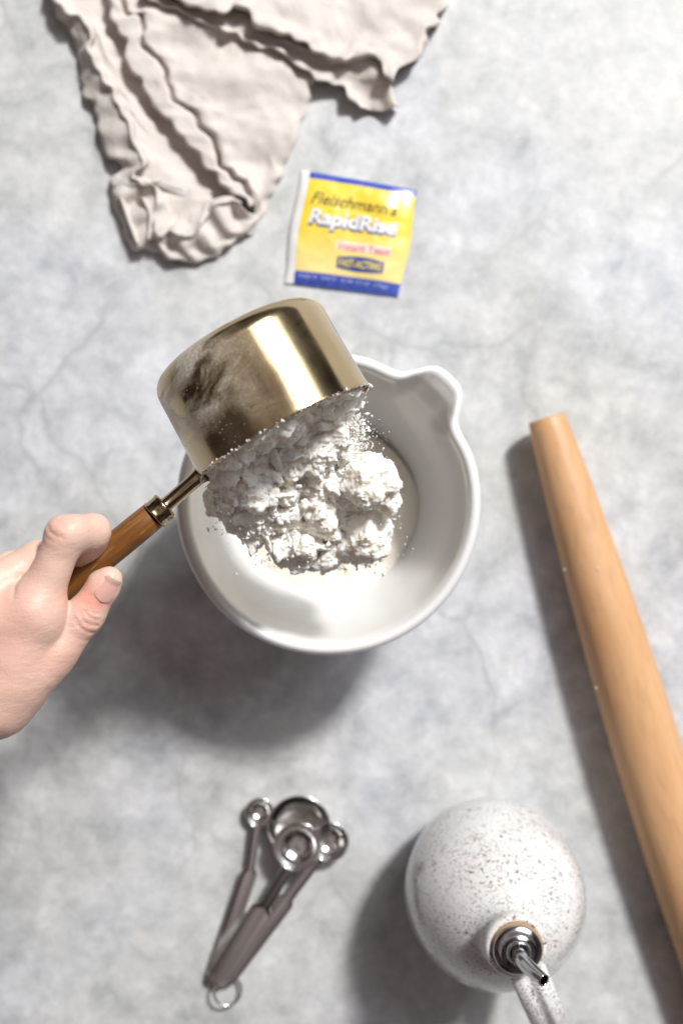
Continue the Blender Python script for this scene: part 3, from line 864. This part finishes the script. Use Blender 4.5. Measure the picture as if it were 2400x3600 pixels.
def strap(path, dr):
    """flat strap loop in the vertical plane through dr, with a groove down its outer face"""
    C = cr_curve(path, 90); T = np.gradient(C, axis=0); T /= np.linalg.norm(T, axis=1)[:, None]
    side = np.array([-dr[1], dr[0], 0.]); n = 40; V = []; Fc = []
    for i in range(len(C)):
        nr = np.cross(T[i], side)
        for j in range(n):
            a = 2 * math.pi * j / n
            x = math.cos(a) * .0105; y = math.sin(a) * .0050
            y += .0016 * math.exp(-((x - .0035) / .0022) ** 2) * np.sign(math.sin(a)) * abs(math.sin(a)) - .0012 * math.exp(-((x + .0015) / .002) ** 2) * np.sign(math.sin(a)) * abs(math.sin(a))
            V.append(C[i] + side * x + nr * y)
    for i in range(len(C) - 1):
        for j in range(n):
            j2 = (j + 1) % n; Fc.append((i * n + j, i * n + j2, (i + 1) * n + j2, (i + 1) * n + j))
    Fc.append(tuple(range(n))[::-1]); Fc.append(tuple((len(C) - 1) * n + j for j in range(n)))
    return np.array(V), Fc
bottle()
def pourer():
    t = empty('pour_spout', (BX, BY, .137), 'polished steel pourer pushed into the neck of the speckled bottle', 'pourer')
    V, Fc = lathe([(0, .112), (.0110, .112), (.0128, .130), (.0140, .1385), (.0141, .1395), (0, .1395)], (BX, BY, 0), n=64)
    mesh_obj('cork', V, Fc, plain('cork', (.42, .26, .13), .8), t)
    V, Fc = lathe([(0, .1396), (.0128, .1396), (.0133, .1400), (.0134, .1412), (.0128, .1422), (.0098, .1432), (.0068, .1437), (.0064, .1452), (.0057, .1462), (.0050, .1458), (.0046, .1440), (0, .1440)], (BX, BY, 0), n=96)
    mesh_obj('flange', V, Fc, MAT['steel_dark'], t)
    path = [(BX, BY, .1442), (BX + .0001, BY, .150), (BX + .0012, BY - .0004, .1565), (BX + .0042, BY - .0014, .1640), (BX + .0082, BY - .0026, .1715)]
    # wall with an open bore
    V1, F1 = tube(path, [.0040, .0041, .0041, .0037, .0031], 32, 1.0, up=(0, 1, 0.01), cap=False, smoothn=50)
    V2, F2 = tube(path, [.0034, .0035, .0035, .0031, .0026], 32, 1.0, up=(0, 1, 0.01), cap=False, smoothn=50)
    n = len(V1); V = np.vstack([V1, V2]); Fc = list(F1) + [tuple(i + n for i in q[::-1]) for q in F2]
    for j in range(32):
        j2 = (j + 1) % 32; b = 49 * 32
        Fc.append((b + j, b + j2, n + b + j2, n + b + j))
    mesh_obj('pour_tube', V, Fc, MAT['steel_dark'], t)
pourer()

# ------------------------------------------------------------------ measuring spoons
S5 = lambda cx, cy: (650 + cx / 2.4123, 2700 + cy / 2.4123)
def spoon(label, bc, R, zb, waist, shoulder, tail, wn, wt, zt, dep, roll=0.0):
    """bc: bowl centre (crop px), waist..tail: points along the handle, widths in metres"""
    c = W(*S5(*bc), zb); t = empty('measuring_spoon', (c[0], c[1], 0), label, 'measuring spoon', 'measuring spoons held on one ring')
    # bowl: rim at zb
    prof = []
    for a in np.linspace(0, 84, 22):
        a = math.radians(a); prof.append((R * math.sin(a), zb - dep * math.cos(a)))
    prof += [(R, zb - .0006), (R + .0005, zb), (R + .0003, zb + .0005), (R - .0004, zb + .0004)]
    for a in np.linspace(80, 0, 22):
        a = math.radians(a); prof.append(((R - .0008) * math.sin(a), zb - (dep - .0009) * math.cos(a)))
    V, Fc = lathe(prof, (c[0], c[1], 0), n=72)
    mesh_obj('spoon_bowl', V, Fc, MAT['steel'], t)
    # handle strip
    pw = W(*S5(*waist), zb - .0004); ps = W(*S5(*shoulder), (zb + zt) / 2); pt = W(*S5(*tail), zt)
    d = pw - c; d[2] = 0; d /= np.linalg.norm(d)
    p0 = c + d * (R - .0003); p0[2] = zb - .0006
    C = np.vstack([np.linspace(p0, ps, 24), np.linspace(ps, pt, 40)[1:]])
    V = []; Fc = []; L1 = 24; thick = .0009
    for i, p in enumerate(C):
        T = C[min(i + 1, len(C) - 1)] - C[max(i - 1, 0)]; s = np.array([T[1], -T[0], 0]); s /= np.linalg.norm(s)
        k = np.clip((i - L1 + 3) / 3.0, 0, 1); k = k * k * (3 - 2 * k)
        wd = wn + (wt - wn) * k
        e_ = np.clip((len(C) - 1 - i) / 4.0, 0, 1); wd *= .55 + .45 * math.sqrt(e_)
        for (a, b) in [(-1, -1.), (-1, .8), (-.93, 1.3)] + [(q_, .1 + 1.1 * q_ * q_) for q_ in (-.85, -.55, -.25, 0, .25, .55, .85)] + [(.93, 1.3), (1, .8), (1, -1.)]:
            rim = .0006 * (abs(a) > .9)
            V.append(p + s * a * wd / 2 + np.array([0, 0, thick / 2 * b + a * roll * wd / 2]))
    n = 13
    for i in range(len(C) - 1):
        for j in range(n):
            j2 = (j + 1) % n; Fc.append((i * n + j, (i + 1) * n + j, (i + 1) * n + j2, i * n + j2))
    Fc.append(tuple(range(n))); Fc.append(tuple((len(C) - 1) * n + j for j in range(n))[::-1])
    o = mesh_obj('spoon_handle', V, Fc, MAT['steel'], t, smooth=True)
    return t
spoon('smallest measuring spoon, fanned out to the left of the others', (632, 378), .0093, .0085, (590, 560), (550, 880), (215, 1850), .0062, .0112, .0030, .0078, .12)
spoon('largest measuring spoon, lowest in the stack with the teaspoon resting in it', (968, 505), .0207, .0135, (860, 900), (700, 1180), (265, 1845), .0075, .0125, .0042, .0122)
spoon('half teaspoon measuring spoon, rightmost bowl with a dark handle edge', (1225, 628), .0125, .0135, (1080, 840), (860, 1120), (320, 1830), .0070, .0120, .0056, .0095, -.12)
spoon('upper measuring spoon nested over the largest one, with the reddish handle on top', (955, 668), .0155, .0215, (855, 900), (660, 1190), (245, 1840), .0072, .0150, .0085, .0115)
def ring():
    c = W(*S5(362, 1890), .0075); V = []; Fc = []; n, k = 72, 14
    a, u, v = frame((.25, .15, 1))
    for i in range(n):
        th = 2 * math.pi * i / n; rd = u * math.cos(th) + v * math.sin(th)
        for j in range(k):
            ph = 2 * math.pi * j / k; V.append(c + rd * (.0092 + .0009 * math.cos(ph)) + a * .0009 * math.sin(ph))
    for i in range(n):
        for j in range(k):
            i2 = (i + 1) % n; j2 = (j + 1) % k; Fc.append((i * k + j, i2 * k + j, i2 * k + j2, i * k + j2))
    o = mesh_obj('key_ring', V, Fc, MAT['steel'])
    tag(o, 'thin steel ring through the ends of the measuring spoon handles', 'ring')
ring()

# ------------------------------------------------------------------ yeast sachet
C4 = lambda cx, cy: (950 + cx / 2.6133, 550 + cy / 2.6133)
def sachet():
    z0 = .003
    TL, TR, BL, BR = [W(*C4(*p), z0)[:2] for p in ((272, 118), (1358, 308), (118, 1158), (1186, 1288))]
    ctr = (TL + TR + BL + BR) / 4
    t = empty('yeast_packet', (ctr[0], ctr[1], 0), 'small yellow and blue yeast packet lying between the napkin and the bowl', 'packet')
    def hgt(s, q):
        b = (max(0, 1 - (2 * abs(s - .5)) ** 4) * max(0, 1 - (2 * abs(q - .48)) ** 4)) ** .7
        p = np.array([s * 1.0, q * 1.0, .3])
        return .0012 + .0045 * b + .0022 * float(fbm(p, 4.2, 3, 6)) * (.3 + b) + .0007 * math.sin(s * 55) * (q > .92) * .3
    def pos(s, q, dz=0.0):
        xy = TL * (1 - s) * (1 - q) + TR * s * (1 - q) + BL * (1 - s) * q + BR * s * q
        sd = (TR - TL) / np.linalg.norm(TR - TL)
        xy = xy + sd * .0010 * math.sin(q * 7 + 1) * (1 if s < .5 else -1) * abs(2 * s - 1)
        return np.array([xy[0], xy[1], max(hgt(s, q), .0012) + dz])
    ns, nq = 80, 50; V = []; Fc = []; fm = []
    for i in range(nq + 1):
        for j in range(ns + 1): V.append(pos(j / ns, i / nq))
    nb = len(V)
    for i in range(nq + 1):
        for j in range(ns + 1): p = pos(j / ns, i / nq); V.append((p[0], p[1], .0004))
    for i in range(nq):
        for j in range(ns):
            k = i * (ns + 1) + j
            Fc.append((k + ns + 1, k + ns + 2, k + 1, k))
            # notch torn from the lower right corner of the blue band
            fm.append(0 if j < 6 else (2 if (i < 3 or i >= 44) else 1))
            Fc.append((nb + k, nb + k + 1, nb + k + ns + 2, nb + k + ns + 1)); fm.append(0)
    def edge(a, b): Fc.append((a, b, b + nb, a + nb)); fm.append(0)
    for j in range(ns): edge(j, j + 1); edge(nq * (ns + 1) + j + 1, nq * (ns + 1) + j)
    for i in range(nq): edge((i + 1) * (ns + 1), i * (ns + 1)); edge(i * (ns + 1) + ns, (i + 1) * (ns + 1) + ns)
    white = plain('foil_white', (.80, .80, .80), .35)
    ye = M('print_yellow')
    sp = ye.n.new('ShaderNodeSeparateXYZ'); ye.t.links.new(ye.co, sp.inputs[0])
    f = ye.ramp(ye.math('ADD', ye.math('MULTIPLY', sp.outputs[1], -18.0), .45), (.35, (.82, .60, .055)), (.85, (.82, .66, .26)))
    ye.set(Base_Color=f, Roughness=.3, Specular_IOR_Level=.6)
    blue = plain('print_blue', (.045, .085, .42), .32, Specular_IOR_Level=.6)
    mesh_obj('packet_body', V, Fc, [white, ye.m, blue], t, fmat=fm)
    navy = plain('print_navy', (.03, .06, .26), .4); black = plain('print_black', (.09, .075, .01), .5)
    wh = plain('print_white', (.80, .80, .82), .4); red = plain('print_red', (.70, .10, .18), .4); lb = plain('print_pale', (.42, .47, .78), .4)
    pw = plain('print_cream', (.82, .74, .60), .4); yl = plain('print_gold', (.80, .62, .05), .4)
    def text(s_, box, mat, name, shear=0.0, off=0.0, dz=.00025, tilt=0.0, grow=0.0):
        cu = bpy.data.curves.new(name, 'FONT'); cu.body = s_; cu.offset = off; cu.resolution_u = 2
        ob = bpy.data.objects.new(name, cu); COL.objects.link(ob)
        bpy.context.view_layer.update()
        dg = bpy.context.evaluated_depsgraph_get(); me = bpy.data.meshes.new_from_object(ob.evaluated_get(dg))
        bpy.data.objects.remove(ob); bpy.data.curves.remove(cu)
        bm = bmesh.new(); bm.from_mesh(me)
        bmesh.ops.triangulate(bm, faces=bm.faces)
        co = np.array([v.co[:] for v in bm.verts]); lo = co.min(0); hi = co.max(0)
        P = []
        for v in co:
            a = (v[0] - lo[0]) / (hi[0] - lo[0]); b = (v[1] - lo[1]) / (hi[1] - lo[1])
            s = box[0] + (box[2] - box[0]) * (a + shear * b); q = box[3] + (box[1] - box[3]) * b + tilt * (a - .5)
            P.append(pos(s, q, dz))
        Fc_ = [[v.index for v in f_.verts] for f_ in bm.faces]; bm.free()
        mesh_obj(name, P, Fc_, mat, t, smooth=False)
    def patch(name, s0, q0, s1, q1, mat, dz, arc=0.0, tilt=0.0):
        V = []; Fc = []; n, m_ = 24, 8
        for i in range(m_ + 1):
            for j in range(n + 1):
                u = j / n; s = s0 + (s1 - s0) * u; q = q0 + (q1 - q0) * i / m_ - arc * math.sin(math.pi * u) * (1 - i / m_) + arc * .8 * math.sin(math.pi * u) * (i / m_) + tilt * (u - .5)
                V.append(pos(s, q, dz))
        for i in range(m_):
            for j in range(n): k = i * (n + 1) + j; Fc.append((k + n + 1, k + n + 2, k + 1, k))
        mesh_obj(name, V, Fc, mat, t)
    text("Fleischmann's", (.13, .170, .85, .285), black, 'brand_lettering', .04, .012)
    text('RapidRise', (.140, .335, .870, .520), navy, 'title_shadow', .02, .055, .00025)
    text('RapidRise', (.142, .325, .868, .500), wh, 'title_lettering', .02, .030, .00045)
    patch('text_backing', .40, .575, .86, .655, pw, .0002)
    text('Instant Yeast', (.42, .585, .85, .650), red, 'subtitle_lettering', .01, .01, .0004)
    patch('blue_label', .425, .715, .825, .815, navy, .00025, .02)
    text('FAST-ACTING', (.445, .730, .805, .800), yl, 'label_lettering', .0, .02, .0005)
    text('NET WT 1/4 OZ (7g)', (.12, .905, .90, .945), lb, 'weight_lettering', .0, .01, .00025)
sachet()

# ------------------------------------------------------------------ linen napkin
A3 = lambda p: (p[0] / .92235, p[1] / .92235)
A5 = lambda p: (800 + p[0] / 1.8447, p[1] / 1.8447)
def napkin():
    V = []; Fc = []
    def loft(curves, nv=140, sub=12, noise=.0012, nscale=38, seed=1, ruf=0.0):
        """curves: list of (polyline px, z mm or list, wave mm)"""
        G = []
        for pts, z, wv in curves:
            q = cr_curve(pts, nv)
            if ruf:
                tg = np.gradient(q, axis=0); tg /= np.linalg.norm(tg, axis=1)[:, None] + 1e-9
                ln = np.concatenate([[0], np.cumsum(np.linalg.norm(np.diff(q, axis=0), axis=1))])
                am = 1.3 * np.sin(ln / 15.0 + seed) * np.sin(ln / 52.0 + 2) + .45 * np.sin(ln / 9.7 + 1)
                q = q + np.stack([-tg[:, 1], tg[:, 0]], 1) * (am * ruf)[:, None]
            zz = np.interp(np.linspace(0, 1, nv), np.linspace(0, 1, len(z)), z) if isinstance(z, (list, tuple)) else np.full(nv, float(z))
            zz = zz + wv * np.sin(np.linspace(0, 1, nv) * len(pts) * 3.1 + seed)
            G.append(np.stack([W(x, y, c / 1000.) for (x, y), c in zip(q, zz)]))
        rows = []
        for a in range(len(G) - 1):
            p0 = G[max(a - 1, 0)]; p1 = G[a]; p2 = G[a + 1]; p3 = G[min(a + 2, len(G) - 1)]
            for k in range(sub):
                t = k / sub
                xy = p1 * (1 - t) + p2 * t
                sp = .5 * (2 * p1 + (p2 - p0) * t + (2 * p0 - 5 * p1 + 4 * p2 - p3) * t * t + (3 * p1 - p0 - 3 * p2 + p3) * t ** 3)
                m = xy.copy(); m[:, 2] = sp[:, 2]; m[:, :2] = xy[:, :2] * .5 + sp[:, :2] * .5
                rows.append(m)
        rows.append(G[-1])
        R = np.stack(rows)
        nz = fbm(R, nscale, 3, seed); R[..., 2] += noise * 2 * nz
        R[..., 2] = np.maximum(R[..., 2], .0009)
        k0 = len(V); nr = R.shape[0]
        V.extend(R.reshape(-1, 3))
        for i in range(nr - 1):
            for j in range(nv - 1):
                k = k0 + i * nv + j; Fc.append((k, k + nv, k + nv + 1, k + 1))
    c3 = lambda L, dx=0, dy=0: [A3((x + dx, y + dy)) for x, y in L]
    L0 = [(150, -60), (175, 20), (215, 90), (250, 150), (252, 190), (262, 240), (268, 300), (305, 350), (318, 400), (325, 450), (350, 505), (400, 540), (375, 565), (362, 600), (372, 650)]
    L1 = [(170, -60), (182, 0), (210, 32), (258, 58), (285, 90), (298, 130), (284, 165), (318, 225), (360, 295), (395, 360), (425, 430), (440, 480), (464, 525), (440, 560), (430, 580), (470, 600), (505, 595)]
    L1i = [(x + 16, y - 3) for x, y in L1]
    M1 = [(352, -60), (356, 0), (362, 45), (374, 85), (392, 108), (412, 128), (414, 160), (405, 190), (428, 228), (458, 250), (468, 285), (480, 315), (504, 338), (520, 368), (550, 385), (562, 412), (594, 440), (612, 472), (645, 495), (660, 530), (694, 560), (722, 600), (762, 628), (795, 645)]
    M2 = [(380, -60), (388, 0), (405, 40), (440, 52), (460, 85), (458, 125), (462, 155), (486, 182), (515, 200), (532, 235), (538, 282), (560, 320), (582, 345), (612, 358), (632, 390), (652, 420), (682, 452), (697, 500), (712, 540), (742, 572), (782, 600), (806, 632), (818, 665)]
    low = [(150, 20), (250, 200), (330, 420), (440, 560), (560, 660), (700, 700)]
    mid1 = [(262, -60), (300, 60), (350, 180), (420, 330), (500, 470), (560, 590), (640, 660)]
    under = [(x + 30, y) for x, y in M1]
    # ground frill on the left: table -> standing hem -> floor of the fold -> under the double ridge
    loft([(c3(L0), 1, .3), (c3(L0, 8, -2), 8, 1.5), (c3(L1, -7, 2), 15, 1), (c3(L1), 17.5, 1), (c3(L1, 8, -2), 16.5, .6), (c3(L1i, 4, -3), 8, .5), (c3(mid1), 7, 1.6), (c3(M1, -18, 10), 2.5, .3), (c3(under), 3, 0)], 260, 9, .0022, 45, 2, ruf=5)
    # double ridge strip
    loft([(c3(M1, 10, -5), 3, 0), (c3(M1, -1, 1), 8, 0), (c3(M1, 0, 0), 14, .3), (c3(M1, 6, -4), 16, .4), (c3(M2, -12, 6), 15.5, .4), (c3(M2, -4, 2), 14.5, .3), (c3(M2, 0, 0), 9.5, 0), (c3(M2, 3, -1), 7, 0)], 300, 7, .0010, 60, 3, ruf=4.5)
    # broad face of the napkin
    R0 = [(760, -60), (900, 40), (985, 130), (1022, 235), (1010, 300), (985, 375), (962, 450), (932, 520), (905, 580), (872, 650), (842, 715), (822, 760)]
    Ra = [(600, -60), (720, 70), (800, 180), (850, 300), (870, 420), (860, 520), (845, 610), (828, 690)]
    Rb = [(470, -60), (560, 80), (630, 210), (700, 330), (750, 440), (790, 540), (815, 620), (824, 680)]
    loft([(c3(M2, 2, -1), 7.5, 0), (c3(M2, 12, -6), 8.5, 0), (c3(M2, 15, -8), 12.5, .4), (c3(M2, 24, -12), 14.5, .6), (c3(Rb), 11, 1.6), (c3(Ra), 9.5, 1.8), (c3(R0, -22, -5), 6.5, .8), (c3(R0, -3, 0), 3.5, .4), (c3(R0), 1, 0)], 300, 10, .0042, 38, 3, ruf=4.5)
    # tip of the lobe: rolled ruffled hem
    T0 = [(360, 600), (368, 660), (395, 735), (425, 805), (470, 812), (512, 815), (545, 842), (600, 848), (660, 842), (704, 828), (735, 795), (780, 772), (815, 735), (835, 700)]
    T1 = [(375, 600), (392, 655), (418, 725), (440, 790), (478, 790), (505, 765), (520, 790), (560, 795), (600, 805), (650, 800), (690, 800), (712, 775), (745, 750), (780, 715), (805, 690)]
    T2 = [(440, 580), (500, 600), (510, 640), (500, 690), (505, 740), (530, 765), (560, 745), (600, 765), (640, 750), (668, 700), (700, 668), (745, 655), (785, 655)]
    T3 = [(470, 590), (520, 610), (540, 650), (548, 690), (560, 720), (580, 715), (600, 720), (620, 715), (640, 690), (670, 660), (705, 645), (760, 640)]
    T4 = [(560, 560), (600, 590), (640, 620), (680, 640), (720, 650), (780, 655)]
    loft([(c3(T0), 1, 0), (c3(T0, 4, -4), 6, 1.2), (c3(T1), 10, 2.2), (c3(T2, -6, 8), 15, 2), (c3(T2), 17.5, 1.2), (c3(T3, -4, 3), 14, .6), (c3(T3), 6, 0), (c3(T4), 5, 0)], 260, 9, .0028, 50, 5, ruf=4)
    # little rolled tube at the very corner
    loft([([A3(p) for p in ((385, 645), (410, 720), (440, 792))], 2, 0), ([A3(p) for p in ((392, 640), (418, 718), (446, 790))], 14, 0), ([A3(p) for p in ((412, 645), (440, 700), (462, 775))], 5, 0), ([A3(p) for p in ((448, 640), (474, 700), (474, 770))], 12, 0), ([A3(p) for p in ((466, 642), (490, 700), (482, 775))], 17, 0), ([A3(p) for p in ((480, 642), (502, 700), (492, 780))], 5, 0)], 60, 9, .0004, 60, 8)
    # upper flap
    E1 = [(-560, -60), (-380, -25), (-250, 40), (-150, 75), (-60, 95), (0, 80), (60, 58), (115, 68), (150, 112), (195, 180), (270, 208), (330, 225), (405, 242), (480, 290), (580, 345), (650, 362), (705, 385), (750, 402), (800, 372), (860, 365), (915, 358), (960, 372), (1000, 430), (1060, 535)]
    E1 = [(x, y) for x, y in E1]
    u5 = lambda L, dx=0, dy=0: [A5((x + dx, y + dy)) for x, y in L]
    Em = [(-480, -160), (-200, -60), (100, -60), (300, 90), (500, 190), (700, 260), (900, 270), (1050, 300), (1110, 380), (1120, 440)]
    Et = [(-400, -260), (0, -200), (400, -60), (700, 60), (900, 120), (1060, 180), (1150, 240), (1190, 330), (1180, 410)]
    Eb = [(-300, -380), (200, -320), (700, -180), (1000, -80), (1100, 60), (1160, 130), (1230, 200), (1260, 290), (1220, 390)]
    Ec = [(-200, -480), (300, -440), (900, -320), (1330, -200), (1430, 0), (1400, 60), (1355, 110), (1360, 160), (1290, 220), (1290, 270), (1268, 325), (1235, 390)]
    loft([(u5(E1, 8, -12), 10, 0), (u5(E1, 0, 1), 15, 0), (u5(E1, 2, -5), 20, 1), (u5(E1, 6, -22), 22, 1.2), (u5(Em), 17, 1.4), (u5(Et), 14, 1.4), (u5(Eb), 13, 1.2), (u5(Ec, -14, -6), 10, 1.5), (u5(Ec), 2, .5)], 260, 11, .0044, 34, 6, ruf=5)
    # lower hem of the flap and its pointed corner
    F0 = [(-520, -20), (-430, 30), (-300, 70), (-190, 135), (-90, 170), (0, 205), (110, 262), (200, 296), (330, 332), (400, 375), (445, 415), (510, 465), (570, 505), (650, 535), (725, 552), (770, 600), (810, 650), (868, 702)]
    F05 = [(-500, -30), (-300, 55), (-100, 150), (60, 220), (200, 270), (340, 300), (440, 340), (520, 400), (620, 440), (720, 470), (800, 540), (850, 620), (930, 715)]
    Fm = [(-480, -40), (-280, 40), (-60, 130), (120, 200), (300, 262), (420, 300), (560, 370), (700, 405), (800, 430), (880, 500), (930, 560), (1010, 720)]
    Fr = [(-460, -50), (-260, 30), (0, 110), (150, 150), (330, 240), (480, 300), (700, 380), (880, 380), (960, 400), (1010, 500), (1060, 590), (1095, 690)]
    loft([(u5(F0, 4, -4), [3, 4, 5, 6, 6, 6], 0), (u5(F0), [13, 14, 12, 12, 10, 9], 1.2), (u5(F0, 4, -7), [15, 16, 14, 14, 12, 10], 1.2), (u5(F05), [12, 13, 11, 10, 9, 5], 1), (u5(Fm), [11, 12, 10, 11, 9, 6], .7), (u5(Fr), [10, 10, 10, 12, 13, 12], 1), (u5(Fr, 12, 6), 4, 0)], 220, 9, .0018, 55, 7, ruf=5)
    o = mesh_obj('linen_napkin', V, Fc, MAT['linen'])
    so = o.modifiers.new('cloth', 'SOLIDIFY'); so.thickness = .0008; so.offset = 0
    tag(o, 'crumpled beige linen napkin with ruffled double hems at the top', 'napkin')
napkin()
